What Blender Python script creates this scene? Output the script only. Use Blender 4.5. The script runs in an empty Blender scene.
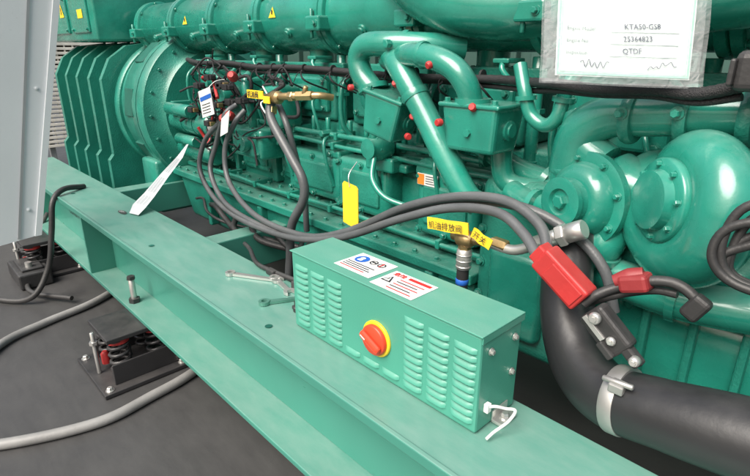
import bpy, bmesh, random
from math import *
from mathutils import Vector, Matrix, noise
random.seed(4)
scene=bpy.context.scene
V=Vector
# ------------------------------------------------------------------ materials
def mat(name,col,rough=.5,metal=0,var=.12,nscale=6,bump=.0,bscale=60,coat=0,dust=0,dustcol=(.30,.33,.30),spec=.5,alpha=1,rvar=.1,speck=0,streak=0):
    m=bpy.data.materials.new(name);m.use_nodes=True
    nt=m.node_tree;N=nt.nodes;L=nt.links;b=N['Principled BSDF']
    tc=N.new('ShaderNodeTexCoord');nz=N.new('ShaderNodeTexNoise')
    nz.inputs['Scale'].default_value=nscale;nz.inputs['Detail'].default_value=6
    L.new(tc.outputs['Object'],nz.inputs['Vector'])
    r=N.new('ShaderNodeValToRGB')
    r.color_ramp.elements[0].position=.3;r.color_ramp.elements[1].position=.7
    r.color_ramp.elements[0].color=(*[c*(1-var) for c in col],1)
    r.color_ramp.elements[1].color=(*[min(1,c*(1+var)) for c in col],1)
    L.new(nz.outputs['Fac'],r.inputs['Fac']);out=r.outputs['Color']
    mr=N.new('ShaderNodeMapRange');mr.inputs['To Min'].default_value=max(.02,rough-rvar);mr.inputs['To Max'].default_value=min(1,rough+rvar)
    n2=N.new('ShaderNodeTexNoise');n2.inputs['Scale'].default_value=nscale*3.7;n2.inputs['Detail'].default_value=5
    L.new(tc.outputs['Object'],n2.inputs['Vector']);L.new(n2.outputs['Fac'],mr.inputs['Value']);rout=mr.outputs['Result']
    if speck>0:
        n4=N.new('ShaderNodeTexNoise');n4.inputs['Scale'].default_value=55;n4.inputs['Detail'].default_value=8;n4.inputs['Roughness'].default_value=.75
        L.new(tc.outputs['Object'],n4.inputs['Vector'])
        m4=N.new('ShaderNodeMapRange');m4.inputs['From Min'].default_value=.60;m4.inputs['From Max'].default_value=.72;m4.inputs['To Max'].default_value=speck
        L.new(n4.outputs['Fac'],m4.inputs['Value'])
        x4=N.new('ShaderNodeMixRGB');x4.inputs['Color2'].default_value=(.09,.10,.085,1);L.new(m4.outputs[0],x4.inputs['Fac']);L.new(out,x4.inputs['Color1']);out=x4.outputs[0]
    if dust>0:
        g=N.new('ShaderNodeNewGeometry');sx=N.new('ShaderNodeSeparateXYZ');L.new(g.outputs['Normal'],sx.inputs[0])
        m1=N.new('ShaderNodeMapRange');m1.inputs['From Min'].default_value=.3;m1.inputs['From Max'].default_value=1;L.new(sx.outputs['Z'],m1.inputs['Value'])
        n3=N.new('ShaderNodeTexNoise');n3.inputs['Scale'].default_value=5 if streak else 9;n3.inputs['Detail'].default_value=9;n3.inputs['Roughness'].default_value=.7
        if streak:
            mp=N.new('ShaderNodeMapping');mp.inputs['Scale'].default_value=(1,3,1);L.new(tc.outputs['Object'],mp.inputs['Vector']);L.new(mp.outputs[0],n3.inputs['Vector'])
        else: L.new(tc.outputs['Object'],n3.inputs['Vector'])
        m2=N.new('ShaderNodeMapRange');m2.inputs['From Min'].default_value=.1 if streak else .35;m2.inputs['From Max'].default_value=.9 if streak else .75;m2.inputs['To Max'].default_value=dust
        L.new(n3.outputs['Fac'],m2.inputs['Value'])
        mu=N.new('ShaderNodeMath');mu.operation='MULTIPLY';L.new(m1.outputs[0],mu.inputs[0]);L.new(m2.outputs[0],mu.inputs[1])
        mx=N.new('ShaderNodeMixRGB');mx.inputs['Color2'].default_value=(*dustcol,1);L.new(mu.outputs[0],mx.inputs['Fac']);L.new(out,mx.inputs['Color1']);out=mx.outputs[0]
        ad=N.new('ShaderNodeMath');ad.operation='MULTIPLY_ADD';ad.inputs[1].default_value=.3;L.new(mu.outputs[0],ad.inputs[0]);L.new(rout,ad.inputs[2]);rout=ad.outputs[0]
    L.new(out,b.inputs['Base Color']);L.new(rout,b.inputs['Roughness'])
    b.inputs['Metallic'].default_value=metal;b.inputs['Coat Weight'].default_value=coat;b.inputs['Coat Roughness'].default_value=.12
    b.inputs['Specular IOR Level'].default_value=spec;b.inputs['Alpha'].default_value=alpha
    if bump>0:
        nb=N.new('ShaderNodeTexNoise');nb.inputs['Scale'].default_value=bscale;nb.inputs['Detail'].default_value=4
        L.new(tc.outputs['Object'],nb.inputs['Vector']);bu=N.new('ShaderNodeBump');bu.inputs['Strength'].default_value=bump;bu.inputs['Distance'].default_value=.004
        L.new(nb.outputs['Fac'],bu.inputs['Height']);L.new(bu.outputs['Normal'],b.inputs['Normal'])
    return m
GRN=mat('engine_green_paint',(.016,.225,.165),.27,coat=.7,bump=.3,bscale=28,dust=.4,dustcol=(.34,.44,.40),var=.2,speck=.2)
CAST=mat('cast_green_paint',(.016,.200,.147),.38,coat=.4,bump=.6,bscale=110,dust=.45,dustcol=(.30,.38,.34),var=.24,speck=.3)
RAIL=mat('rail_green_paint',(.052,.240,.185),.32,var=.07,nscale=2,bump=.08,bscale=10,dust=.6,dustcol=(.31,.40,.365),coat=.3,speck=.2,streak=1)
BOXG=mat('box_green_paint',(.065,.300,.222),.36,var=.04,nscale=5,bump=.1,bscale=200,dust=.4,dustcol=(.32,.43,.38),coat=.15,speck=.1,streak=1)
DKG=mat('opening_shade_green',(.010,.095,.070),.5,var=.3,bump=.3)  # dark green painted in for the shade inside holes, louvres and slots
BLK=mat('black_rubber',(.028,.028,.029),.46,var=.3,bump=.3,bscale=70,dust=.3,dustcol=(.17,.17,.165),speck=.2)
HOS=mat('smooth_black_rubber',(.020,.021,.023),.36,var=.1,nscale=3,bump=.12,bscale=60,dust=.3,dustcol=(.10,.10,.10))
CBL=mat('grey_cable_sheath',(.085,.092,.098),.36,var=.2,bump=.2,bscale=150,dust=.3,dustcol=(.29,.29,.28))
FCB=mat('floor_cable_sheath',(.24,.24,.235),.5,var=.25,bump=.2,speck=.4)
WIR=mat('wire_loom_black',(.016,.016,.018),.5,var=.3,bump=.9,bscale=400,dust=.2,dustcol=(.14,.14,.13))
STL=mat('galvanised_steel',(.62,.62,.60),.34,metal=.75,var=.15)
STD=mat('dull_steel',(.42,.42,.41),.45,metal=.7,var=.2)
BRS=mat('brass',(.50,.36,.18),.38,metal=.85,var=.25,bump=.2)
RED=mat('red_plastic',(.42,.028,.028),.45,var=.2,bump=.25,dust=.25,dustcol=(.42,.2,.18),speck=.2)
REDB=mat('switch_red',(.72,.06,.025),.38,var=.05)
YEL=mat('yellow_plastic',(.83,.58,.03),.45,var=.06,speck=.1)
WHT=mat('white_label',(.78,.79,.77),.5,var=.04)
ORG=mat('orange_print',(.85,.25,.03),.5,var=.02)
PAP=mat('pale_paper',(.66,.74,.73),.6,var=.04,nscale=12)
INK=mat('black_ink',(.02,.02,.025),.6,var=0)
GINK=mat('faded_grey_ink',(.14,.20,.20),.6,var=0)
TINK=mat('teal_border_ink',(.33,.58,.50),.6,var=0)
PINK=mat('blue_black_handwriting',(.04,.05,.10),.6,var=0)
BLU=mat('blue_print',(.02,.12,.5),.5,var=0)
RDI=mat('red_print',(.6,.03,.03),.5,var=0)
GRY=mat('grey_panel_paint',(.64,.68,.70),.45,var=.05,nscale=2,bump=.08,speck=.1)
GRYD=mat('grey_panel_edge',(.28,.30,.31),.5,var=.05)
SPR=mat('black_spring',(.03,.03,.032),.35,var=.2,dust=.3,dustcol=(.15,.14,.13))
WALL=mat('dark_wall_paint',(.035,.085,.07),.6,var=.2,nscale=2)
BEI=mat('pale_louvre',(.78,.75,.68),.6,var=.2)
CLR=bpy.data.materials.new('clear_plastic_sleeve');CLR.use_nodes=True
_n=CLR.node_tree.nodes;_l=CLR.node_tree.links;_b=_n['Principled BSDF'];_nz=_n.new('ShaderNodeTexNoise');_nz.inputs['Scale'].default_value=12;_nz.inputs['Detail'].default_value=1;_nz.inputs['Distortion'].default_value=1.0
_bu=_n.new('ShaderNodeBump');_bu.inputs['Strength'].default_value=.6;_bu.inputs['Distance'].default_value=.012
_l.new(_nz.outputs['Fac'],_bu.inputs['Height']);_l.new(_bu.outputs['Normal'],_b.inputs['Normal'])
_b.inputs['Base Color'].default_value=(.88,.93,.94,1);_b.inputs['Roughness'].default_value=.12;_b.inputs['Alpha'].default_value=.17
# ------------------------------------------------------------------ builder
def basis(d):
    d=V(d).normalized();u=V((0,0,1)) if abs(d.z)<.9 else V((1,0,0))
    a=d.cross(u).normalized();return a,d.cross(a).normalized(),d
class P:
    def __init__(s,*mats): s.v=[];s.f=[];s.m=[];s.s=[];s.mats=mats
    def add(s,vs,fs,m=0,sm=True):
        o=len(s.v);s.v+=[V(x) for x in vs]
        for f in fs: s.f.append([i+o for i in f]);s.m.append(m);s.s.append(sm)
    def bm(s,bm,m=0,sm=False):
        bm.verts.ensure_lookup_table();bm.verts.index_update();s.add([v.co.copy() for v in bm.verts],[[v.index for v in f.verts] for f in bm.faces],m,sm);bm.free()
    def box(s,lo,hi,b=.006,m=0,rot=None,seg=2,taper=1):
        lo=V(lo);hi=V(hi);c=(lo+hi)/2;d=hi-lo
        bm=bmesh.new();bmesh.ops.create_cube(bm,size=1)
        for v in bm.verts:
            k=taper if v.co.z<0 else 1
            v.co=V((v.co.x*d.x*k,v.co.y*d.y*k,v.co.z*d.z))
        if b>0: bmesh.ops.bevel(bm,geom=bm.edges[:],offset=min(b,min(abs(x) for x in d)*.45),segments=seg,affect='EDGES',profile=.5)
        if rot is not None: bmesh.ops.transform(bm,matrix=rot.to_4x4(),verts=bm.verts)
        bmesh.ops.translate(bm,vec=c,verts=bm.verts)
        s.bm(bm,m,b>.015)
    def lathe(s,o,ax,prof,seg=32,m=0,sm=True,ph=0,sq=0):
        o=V(o);a,b,d=basis(ax);vs=[];fs=[];n=len(prof)
        def k_(t):
            return 1 if not sq else (abs(cos(t))**sq+abs(sin(t))**sq)**(-1/sq)
        for i in range(seg):
            t=2*pi*(i+ph)/seg;r_=(a*cos(t)+b*sin(t))*k_(t)
            for (q,r) in prof: vs.append(o+d*q+r_*r)
        for i in range(seg):
            j=(i+1)%seg
            for k in range(n-1): fs.append([i*n+k,i*n+k+1,j*n+k+1,j*n+k])
        s.add(vs,fs,m,sm)
        for k in (0,n-1):
            if prof[k][1]>1e-4:
                s.add([vs[i*n+k] for i in range(seg)],[list(range(seg))],m,False)
    def cyl(s,a,b,r,r2=None,seg=24,m=0,bev=.003):
        a=V(a);b=V(b);L=(b-a).length;r2=r if r2 is None else r2;bev=min(bev,r*.3,L*.3)
        s.lathe(a,b-a,[(0,r-bev),(bev,r),(L-bev,r2),(L,r2-bev)],seg,m,seg>8)
    def tube(s,pts,r,seg=12,sub=7,m=0,rib=0,prof=None):
        P_=[V(p) for p in pts];n=len(P_);R=r if isinstance(r,(list,tuple)) else [r]*n
        c=[];rr=[]
        for i in range(n-1):
            p0=P_[i-1] if i>0 else P_[0]*2-P_[1];p1=P_[i];p2=P_[i+1];p3=P_[i+2] if i<n-2 else P_[-1]*2-P_[-2]
            for k in range(sub):
                t=k/sub;c.append(.5*((2*p1)+(p2-p0)*t+(2*p0-5*p1+4*p2-p3)*t*t+(3*p1-p0-3*p2+p3)*t**3));rr.append(R[i]*(1-t)+R[i+1]*t)
        c.append(P_[-1]);rr.append(R[-1]);s.ring(c,rr,seg,m,rib)
    def ring(s,c,rr,seg,m,rib=0):
        vs=[];fs=[];T=(c[1]-c[0]).normalized();a,b,_=basis(T)
        for i,p in enumerate(c):
            t=((c[i+1] if i<len(c)-1 else p)-(c[i-1] if i>0 else p)).normalized()
            a=(a-t*a.dot(t)).normalized();b=t.cross(a)
            q=rr[i]*(1+(rib if i%2 else 0))
            for k in range(seg):
                w=2*pi*k/seg;vs.append(p+(a*cos(w)+b*sin(w))*q)
        for i in range(len(c)-1):
            for k in range(seg):
                j=(k+1)%seg;fs.append([i*seg+k,i*seg+j,(i+1)*seg+j,(i+1)*seg+k])
        s.add(vs,fs,m,True)
        o=len(s.v)-len(vs);s.f.append([o+k for k in range(seg)][::-1]);s.m.append(m);s.s.append(False)
        s.f.append([o+(len(c)-1)*seg+k for k in range(seg)]);s.m.append(m);s.s.append(False)
    def bolt(s,p,ax,r=.011,h=.012,m=0):
        p=V(p);ax=V(ax).normalized()
        s.lathe(p,ax,[(0,r*1.5),(.003,r*1.5)],12,m,False)
        s.lathe(p+ax*.003,ax,[(0,r),(h*.85,r),(h,r*.8)],6,m,False,random.random())
    def poly(s,pts,m=0): s.add(pts,[list(range(len(pts)))],m,False)
    def ext(s,pts,d,m=0):
        n=len(pts);pts=[V(p) for p in pts];d=V(d)
        s.add(pts+[p+d for p in pts],[list(range(n))[::-1],list(range(n,2*n))]+[[i,(i+1)%n,(i+1)%n+n,i+n] for i in range(n)],m,False)
    def text(s,t,o,xd,yd,size,m=0,bold=0):
        cu=bpy.data.curves.new('t','FONT');cu.body=t;cu.size=size;cu.resolution_u=2;cu.offset=bold
        ob=bpy.data.objects.new('t',cu);scene.collection.objects.link(ob)
        dg=bpy.context.evaluated_depsgraph_get();me=bpy.data.meshes.new_from_object(ob.evaluated_get(dg))
        o=V(o);xd=V(xd).normalized();yd=V(yd).normalized()
        if len(me.vertices): s.add([o+xd*v.co.x+yd*v.co.y for v in me.vertices],[list(p.vertices) for p in me.polygons],m,False)
        bpy.data.objects.remove(ob);bpy.data.curves.remove(cu);bpy.data.meshes.remove(me)
    def make(s,name,parent=None,label=None,cat=None,group=None,kind=None,base=None,bev=0):
        root=parent
        while root is not None and root.parent is not None: root=root.parent
        if root is not None: o=root.location.copy()
        elif base is not None: o=V(base)
        else:
            xs=[v.x for v in s.v];ys=[v.y for v in s.v];zs=[v.z for v in s.v]
            o=V(((min(xs)+max(xs))/2,(min(ys)+max(ys))/2,min(zs)))
        me=bpy.data.meshes.new(name);me.from_pydata([v-o for v in s.v],[],s.f)
        for m_ in s.mats: me.materials.append(m_)
        me.polygons.foreach_set('material_index',s.m);me.polygons.foreach_set('use_smooth',s.s)
        bm=bmesh.new();bm.from_mesh(me);bmesh.ops.recalc_face_normals(bm,faces=bm.faces)
        for e in bm.edges:
            if len(e.link_faces)==2 and e.calc_face_angle(0)>.82: e.smooth=False
        bm.to_mesh(me);bm.free();me.update()
        ob=bpy.data.objects.new(name,me);scene.collection.objects.link(ob)
        if parent is not None: ob.parent=parent
        else: ob.location=o
        tag(ob,label,cat,group,kind);return ob
def tag(ob,label=None,cat=None,group=None,kind=None):
    if label: ob['label']=label
    if cat: ob['category']=cat
    if group: ob['group']=group
    if kind: ob['kind']=kind
def empty(name,loc,label,cat,group=None):
    e=bpy.data.objects.new(name,None);e.location=loc;e.empty_display_size=.1;scene.collection.objects.link(e);tag(e,label,cat,group);return e
def copies(src,parent,offs):
    for d in offs:
        o=src.copy();o.location=src.location+V(d);scene.collection.objects.link(o);o.parent=parent
Y_=V((0,-1,0));Xp=V((1,0,0));Zp=V((0,0,1))
# ------------------------------------------------------------------ setting
p=P(mat('black_floor',(.042,.042,.043),.34,var=.15,nscale=2,bump=.12,bscale=40,dust=.6,dustcol=(.10,.10,.098),streak=1))
p.poly([(-60,-60,0),(60,-60,0),(60,60,0),(-60,60,0)]);p.make('ground',kind='structure',base=(0,0,0))
p=P(WALL)
x=-6.5
while x<2.5:
    p.box((x,3.05,.0),(x+.16,3.12,2.9),.01);p.box((x+.16,3.10,.0),(x+.26,3.16,2.9),.005);x+=.26
p.make('enclosure_wall',label='dark corrugated enclosure wall behind the engine',cat='wall')
p=P(BEI,GRYD)
for i in range(60): p.box((-7.2,.2,.3+i*.05),(-7.18,2.9,.33+i*.05),.003)
for i in range(30): p.box((-7.225,.2+i*.09,.3),(-7.205,.215+i*.09,3.3),.003)
for y in (.2,1.5,2.9): p.box((-7.30,y-.03,0),(-7.23,y+.03,3.4),.004,1)
p.make('mesh_screen',label='pale mesh screen standing beyond the alternator',cat='screen')
p=P(GRY,GRYD,STL)
def slab(pts,d,m=0): p.ext(pts,d,m)
slab([(-2.6,.10,.60),(-2.6,.42,.63),(-2.6,.80,2.1),(-2.6,.10,2.1)],(-.05,0,0))
slab([(-2.597,.335,.63),(-2.597,.345,.63),(-2.597,.685,2.1),(-2.597,.675,2.1)],(.003,0,0),1)
slab([(-2.59,.40,.63),(-2.59,.425,.63),(-2.59,.805,2.1),(-2.59,.78,2.1)],(-.08,0,0))
for z in (.75,1.25): p.bolt((-2.6,.37+(z-.63)*.25,z),Xp,.005,.004,0)
p.make('door_panel',label='pale grey sheet metal door panel beside the base rail',cat='panel')
# ------------------------------------------------------------------ base rail
RI=.975
rail=empty('base_rail',(-1.9,.83,.235),'long green steel channel base rail under the engine','base rail')
p=P(RAIL,DKG)
p.box((-4.75,.67,.578),(.7,RI,.60),.003)
p.box((-4.75,.668,.576),(.7,.682,.6045),.003)
for (x,y) in ((-1.25,.735),(-2.2,.75),(-3.4,.76)):
    p.poly([(x+.012*cos(t*pi/6),y+.012*sin(t*pi/6),.6025) for t in range(12)],1)  # flat dark disc paints the shade of a bolt hole, nothing is cut
p.make('top_flange',rail)
p=P(RAIL);p.box((-4.75,.80,.255),(.7,.82,.578),.002);p.make('web',rail)
p=P(RAIL);p.ext([(-2.965,.671,.255),(-2.965,.80,.255),(-2.965,.80,.578),(-2.965,.671,.578)],(.018,0,0));st=p.make('stiffener',rail);copies(st,rail,[(-1.3,0,0),(3.06,0,0)])
p=P(RAIL);p.box((-4.75,.67,.235),(.7,.95,.255),.003);p.make('bottom_flange',rail)
p=P(RAIL);x=-3.6;p.box((x,1.0,.36),(x+.12,2.6,.545),.006,0);cm=p.make('crossmember',rail);copies(cm,rail,[(1.3,0,0),(2.6,0,0)])
p=P(RAIL);p.box((-4.4,RI+.002,.535),(.7,1.035,.55),.003);p.box((-4.4,RI-.003,.40),(.7,RI+.012,.534),.002);p.make('inner_step',rail)
p=P(STL,BLK);p.cyl((-2.44,.715,.255),(-2.44,.715,.375),.014,m=0,seg=16);p.lathe((-2.44,.715,.255),Zp,[(0,.026),(.022,.026)],6,1,False);p.lathe((-2.44,.715,.375),Zp,[(0,.02),(.016,.018)],6,1,False)
p.make('jacking_bolt',rail)
p=P(BLK,WHT)
p.poly([(-2.80+.045*cos(t*pi/8),.835+.016*sin(t*pi/8),.6035) for t in range(16)],0)
p.text('LIFT',(-2.83,.828,.6045),(1,0,0),(0,1,0),.022,1)
p.make('oval_mark',rail)
p=P(INK);p.text('CONSTRUCTION',(-3.75,.797,.40),(1,0,0),(0,0,1),.06);p.make('lettering',rail)
# ------------------------------------------------------------------ isolator box
bx=empty('isolator_box',(-.86,.88,.602),'light green louvred isolator box on the base rail','switch box')
x0,x1,y0,y1,z0,z1=-1.20,-.525,.80,.955,.603,.85
LV=P(BOXG,DKG);LV.box((x0,y0,z0),(x1,y1,z1-.004),.006)
def louver(x,z,w=.061,h=.011):
    n=8;d=.008;vs=[];fs=[]
    for i in range(n+1):
        u=-1+2*i/n;k=max(0,1-u**4)**.5;X=x+u*w/2
        vs+=[(X,y0-.0006,z+h*.6),(X,y0-.0006-d*.75*k,z+h*.25*1),(X,y0-.0006-d*k,z-h*.45)]
    for i in range(n):
        a=i*3;b=a+3;fs+=[[a,a+1,b+1,b],[a+1,a+2,b+2,b+1]]
    LV.add(vs,fs,0,True)
    LV.poly([(x-w*.45,y0-.0012,z-h*.55),(x+w*.45,y0-.0012,z-h*.55),(x+w*.45,y0-.0012,z+h*.2),(x-w*.45,y0-.0012,z+h*.2)],1)  # dark patch paints the shade in the louvre opening
for cx in (-1.152,-1.078,-1.004):
    for i in range(10): louver(cx,.632+i*.0195)
for cx in (-.712,-.638,-.564):
    for i in range(10): louver(cx,.632+i*.0195)
for cx in (-.93,-.858,-.786): louver(cx,.632)
LV.make('casing',bx)
p=P(BOXG)
p.box((x0-.004,y0-.004,z1-.004),(x1+.004,y1+.004,z1),.002)
p.box((x1,y0,z1-.02),(x1+.0035,y1+.004,z1-.004),.001)
p.make('lid',bx)
sx,sz=-.835,.712
sw=P(YEL);sw.lathe((sx,y0-.0007,sz),Y_,[(0,.049),(.004,.049),(.006,.047)],40);sw.make('switch_plate',bx)
sw=P(REDB,WHT);sw.lathe((sx,y0-.0075,sz),Y_,[(0,.041),(.008,.041),(.011,.038),(.0115,.0001)],36)
R=Matrix.Rotation(radians(25),3,'Y');sw.box((sx-.037,y0-.034,sz-.011),(sx+.037,y0-.018,sz+.011),.008,rot=R)
c_=V((sx,y0-.0345,sz));sw.poly([c_+R@V((-.03,0,-.002)),c_+R@V((-.012,0,-.002)),c_+R@V((-.012,0,.002)),c_+R@V((-.03,0,.002))],1)
sw.make('switch_knob',bx,label='red rotary knob on yellow plate')
p=P(WHT,BLU,INK,RDI)
def zq(xa,ya,xb,yb,z,m): p.poly([(xa,ya,z),(xb,ya,z),(xb,yb,z),(xa,yb,z)],m)
za=z1+.0012
def disc(x,y,r,z,m,n=24): p.poly([(x+r*cos(2*pi*t/n),y+r*sin(2*pi*t/n),z) for t in range(n)],m)
def rng(x,y,ro,ri,m):
    for k in range(16):
        t0=2*pi*k/16;t1=2*pi*(k+1)/16
        p.poly([(x+ro*cos(t0),y+ro*sin(t0),za+.001),(x+ro*cos(t1),y+ro*sin(t1),za+.001),(x+ri*cos(t1),y+ri*sin(t1),za+.001),(x+ri*cos(t0),y+ri*sin(t0),za+.001)],m)
zq(-1.035,.825,-.895,.935,za,0)
disc(-1.0,.90,.022,za+.001,1);disc(-1.0,.903,.008,za+.002,0);zq(-1.008,.886,-.992,.896,za+.002,0)
rng(-.958,.905,.013,.009,2);rng(-.928,.905,.013,.009,2);zq(-.966,.902,-.95,.908,za+.002,2);zq(-.93,.893,-.926,.917,za+.002,3)
for k in range(4): zq(-1.025,.838+k*.010,-.91+.01*(k%2)-.02,.842+k*.010,za+.001,2 if k else 3)
p.make('warning_label',bx,label='white warning sticker with blue round pictogram')
p=P(WHT,BLU,INK,RDI)
zq(-.878,.812,-.735,.912,za,0)
p.text('危险',(-.868,.888,za+.001),(1,0,0),(0,1,0),.02,3,.0006);zq(-.818,.890,-.745,.902,za+.001,3)
p.poly([(-.872,.845,za+.001),(-.838,.845,za+.001),(-.855,.878,za+.001)],2);p.poly([(-.865,.849,za+.0015),(-.845,.849,za+.0015),(-.855,.870,za+.0015)],0);zq(-.8565,.852,-.8535,.864,za+.002,2)
for k in range(5): zq(-.83,.822+k*.013,-.75-.012*(k%2),.826+k*.013,za+.001,2 if k%2 else 3)
p.make('warning_label',bx,label='white sticker with black triangle and red lines')
p=P(STL)
p.box((x1,.86,.604),(x1+.03,.92,.612),.002);p.bolt((x1+.018,.89,.612),Zp,.009,.008);p.box((x1+.0005,.86,.606),(x1+.004,.92,.635),.001)
p.make('side_bracket',bx)
p=P(STL);p.bolt((x1+.001,.925,.80),Xp,.006,.006);b_=p.make('screw',bx);copies(b_,bx,[(0,-.09,0),(0,0,-.09)])
p=P(WHT)
p.tube([(x1+.002,.83,.66),(x1+.02,.84,.668),(x1+.035,.86,.66),(x1+.05,.875,.655),(x1+.05,.85,.64),(x1+.035,.82,.62),(x1+.03,.80,.61)],.0035,8)
p.box((x1+.0,.825,.65),(x1+.012,.84,.672),.002)
p.make('white_wire',label='short white wire hanging off the isolator box',cat='wire')
# ------------------------------------------------------------------ engine
eng=empty('engine',(-1.6,1.9,.35),'large glossy teal green industrial diesel engine on the base rail','engine')
p=P(CAST,GRN)
p.box((-3.45,1.62,.64),(.75,2.3,1.08),.02)
p.box((-3.45,1.50,.662),(-.75,1.66,.692),.006)
p.box((-3.45,1.56,.97),(-.7,1.66,.995),.006)
for i in range(24): p.bolt((-3.38+i*.112,1.535,.692),Zp,.011,.012)
for i in range(6):
    x=-3.1+i*.42
    p.box((x-.17,1.585,.735),(x+.17,1.625,.935),.025,1,seg=3)
    p.box((x-.12,1.575,.77),(x+.12,1.59,.90),.012,1)
    for dx in (-.145,0,.145):
        for dz in (.755,.915): p.bolt((x+dx,1.585,dz),Y_,.011,.012)
    p.box((x+.185,1.57,.70),(x+.225,1.63,.97),.008)
    p.lathe((x+.205,1.57,.85),Y_,[(0,.02),(.015,.02),(.02,.012),(.03,.012)],14,1)
    p.box((x-.1,1.50,.93),(x+.02,1.60,.965),.01,1);p.bolt((x-.04,1.5,.948),Y_,.011,.012)
for x,w,z,h,d in ((-2.02,.22,.83,.11,1.50),(-1.66,.17,.83,.12,1.49),(-1.18,.15,.84,.13,1.48)):
    p.box((x-w,d,z-h),(x+w,1.6,z+h),.03,1,seg=3)
    p.box((x-w*.7,d-.012,z-h*.6),(x+w*.7,d+.01,z+h*.6),.012,0)
    for dx in (-.86,0,.86):
        for dz in (-.82,.82): p.bolt((x+w*dx,d,z+h*dz),Y_,.010,.012)
p.make('engine_block',eng)
p=P(WHT,ORG,INK)
lx,lz,ly=-1.31,.915,1.4665
def yq(xa,za_,xb,zb,y,m): p.poly([(xa,y,za_),(xb,y,za_),(xb,y,zb),(xa,y,zb)],m)
p.box((lx,ly,lz),(lx+.10,ly+.003,lz+.045),.001)
yq(lx+.002,lz+.002,lx+.035,lz+.043,ly-.001,1)
for k in range(4): yq(lx+.042,lz+.008+k*.009,lx+.09-.01*(k%2),lz+.011+k*.009,ly-.001,2)
p.make('warning_label',eng,label='small white and orange warning label')
p=P(CAST)
p.box((-3.45,1.43,.33),(-.98,2.2,.61),.03,taper=.93)
p.box((-3.45,1.39,.615),(-.98,2.2,.655),.006)
for i in range(22): p.bolt((-3.4+i*.112,1.42,.655),Zp,.01,.012)
for x in (-3.0,-2.4,-1.8,-1.2): p.box((x,1.395,.36),(x+.04,1.45,.61),.008)
p.make('oil_sump',eng)
p=P(CAST,GRN)
p.box((-.98,1.40,.42),(-.62,1.9,1.02),.05,seg=4)
p.box((-.90,1.36,.50),(-.70,1.42,.80),.03,1,seg=3)
for z in (.48,.6,.72,.84): 
    for x in (-.95,-.66): p.bolt((x,1.40,z),Y_,.011,.012)
p.box((-.62,1.5,.40),(.75,2.2,.98),.03)
p.box((-.5,1.36,.48),(-.1,1.55,.80),.06,1,seg=4)
p.box((-.08,1.34,.5),(.4,1.55,.86),.06,1,seg=4)
for k in range(10): p.bolt((-.58+k*.12,1.5,.95),Y_,.011,.012)
for x,z in ((-.46,.52),(-.14,.52),(-.46,.76),(-.14,.76)): p.bolt((x+.02,1.362,z),Y_,.011,.012)
p.box((-.48,1.42,.80),(.3,1.52,.84),.01)
for x in (-.40,-.29,-.18): p.box((x,1.335,.5),(x+.02,1.37,.79),.006)
p.tube([(-.62,1.34,.86),(-.48,1.32,.84),(-.3,1.30,.84),(-.1,1.32,.86),(.15,1.36,.86)],[.045,.05,.05,.05,.05],24,m=1)
p.lathe((-.33,1.305,.84),V((1,.03,0)),[(0,.062),(.02,.062)],24,1)
p.make('gear_housing',eng)
hx=[-3.15+.5*i for i in range(7)]
x=hx[0];p=P(CAST,GRN,STL)
p.box((x-.19,1.60,1.08),(x+.19,2.0,1.33),.02,seg=3)
p.box((x-.16,1.575,1.12),(x+.16,1.605,1.28),.012,1)
for dx in (-.13,.13):
    for dz in (1.14,1.26): p.bolt((x+dx,1.576,dz),Y_,.011,.012)
p.lathe((x-.03,1.58,1.2),Y_,[(0,.045),(.03,.045),(.035,.038),(.035,.0001)],20,1)
for dx in (-.17,-.06,.06,.17): p.cyl((x+dx,1.57,1.0),(x+dx,1.57,1.10),.012,m=1,seg=10)
p.cyl((x+.22,1.62,.98),(x+.22,1.62,1.38),.022,m=1,seg=14)
p.lathe((x+.22,1.62,1.2),Zp,[(0,.034),(.015,.034)],6,1,False);p.lathe((x+.22,1.62,1.02),Zp,[(0,.034),(.02,.034)],6,1,False)
p.box((x-.19,1.585,1.30),(x+.27,1.62,1.345),.006,0)
p.tube([(x+.1,1.58,1.2),(x+.12,1.52,1.17),(x+.15,1.52,1.08),(x+.15,1.55,1.0)],.008,8,m=1)
p.tube([(x-.15,1.56,1.3),(x-.14,1.5,1.24),(x-.14,1.5,1.1),(x-.12,1.55,1.02)],.011,8,m=1)
head=p.make('cylinder_head',eng);copies(head,eng,[(a-hx[0],0,0) for a in hx[1:]])
# intake manifold: one straight cylinder with flange bands
p=P(GRN,CAST,STL)
TX0=-4.1;R0=.155;TZ=1.548;TY=1.66
segs=[-4.0,-3.45,-2.93,-2.45,-1.93,-1.39,-.89,-.39,.1,.6]
p.cyl((TX0,TY,TZ),(1.1,TY,TZ),R0,seg=56,bev=.02)
for a in segs:
    p.lathe((a-.034,TY,TZ),Xp,[(0,R0-.01),(0,R0+.014),(.003,R0+.018),(.029,R0+.018),(.032,R0+.013),(.033,R0+.004),(.035,R0+.004),(.036,R0+.013),(.039,R0+.018),(.065,R0+.018),(.068,R0+.014),(.068,R0-.01)],56,0)
    for k in range(8):
        t=2*pi*k/8+.2;p.bolt(V((a+.034,TY+(R0+.006)*cos(t),TZ+(R0+.006)*sin(t))),Xp,.008,.012)
    p.box((a-.05,TY-.205,TZ-.07),(a+.05,TY-.13,TZ-.01),.008,0);p.cyl((a-.025,TY-.185,TZ-.10),(a-.025,TY-.185,TZ+.02),.008,m=1,seg=10);p.bolt((a+.025,TY-.205,TZ-.04),Y_,.010,.012)
    p.lathe((a+.25,TY-R0*.86,TZ-R0*.45),V((0,-.85,-.5)),[(0,.024),(.012,.024),(.014,.016),(.022,.016)],16,0)
p.make('intake_manifold',eng)
x=hx[0];p=P(GRN,CAST)
p.lathe((x,1.68,1.30),Zp,[(0,.085),(.03,.085),(.032,.06),(.12,.06)],28)
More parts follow.
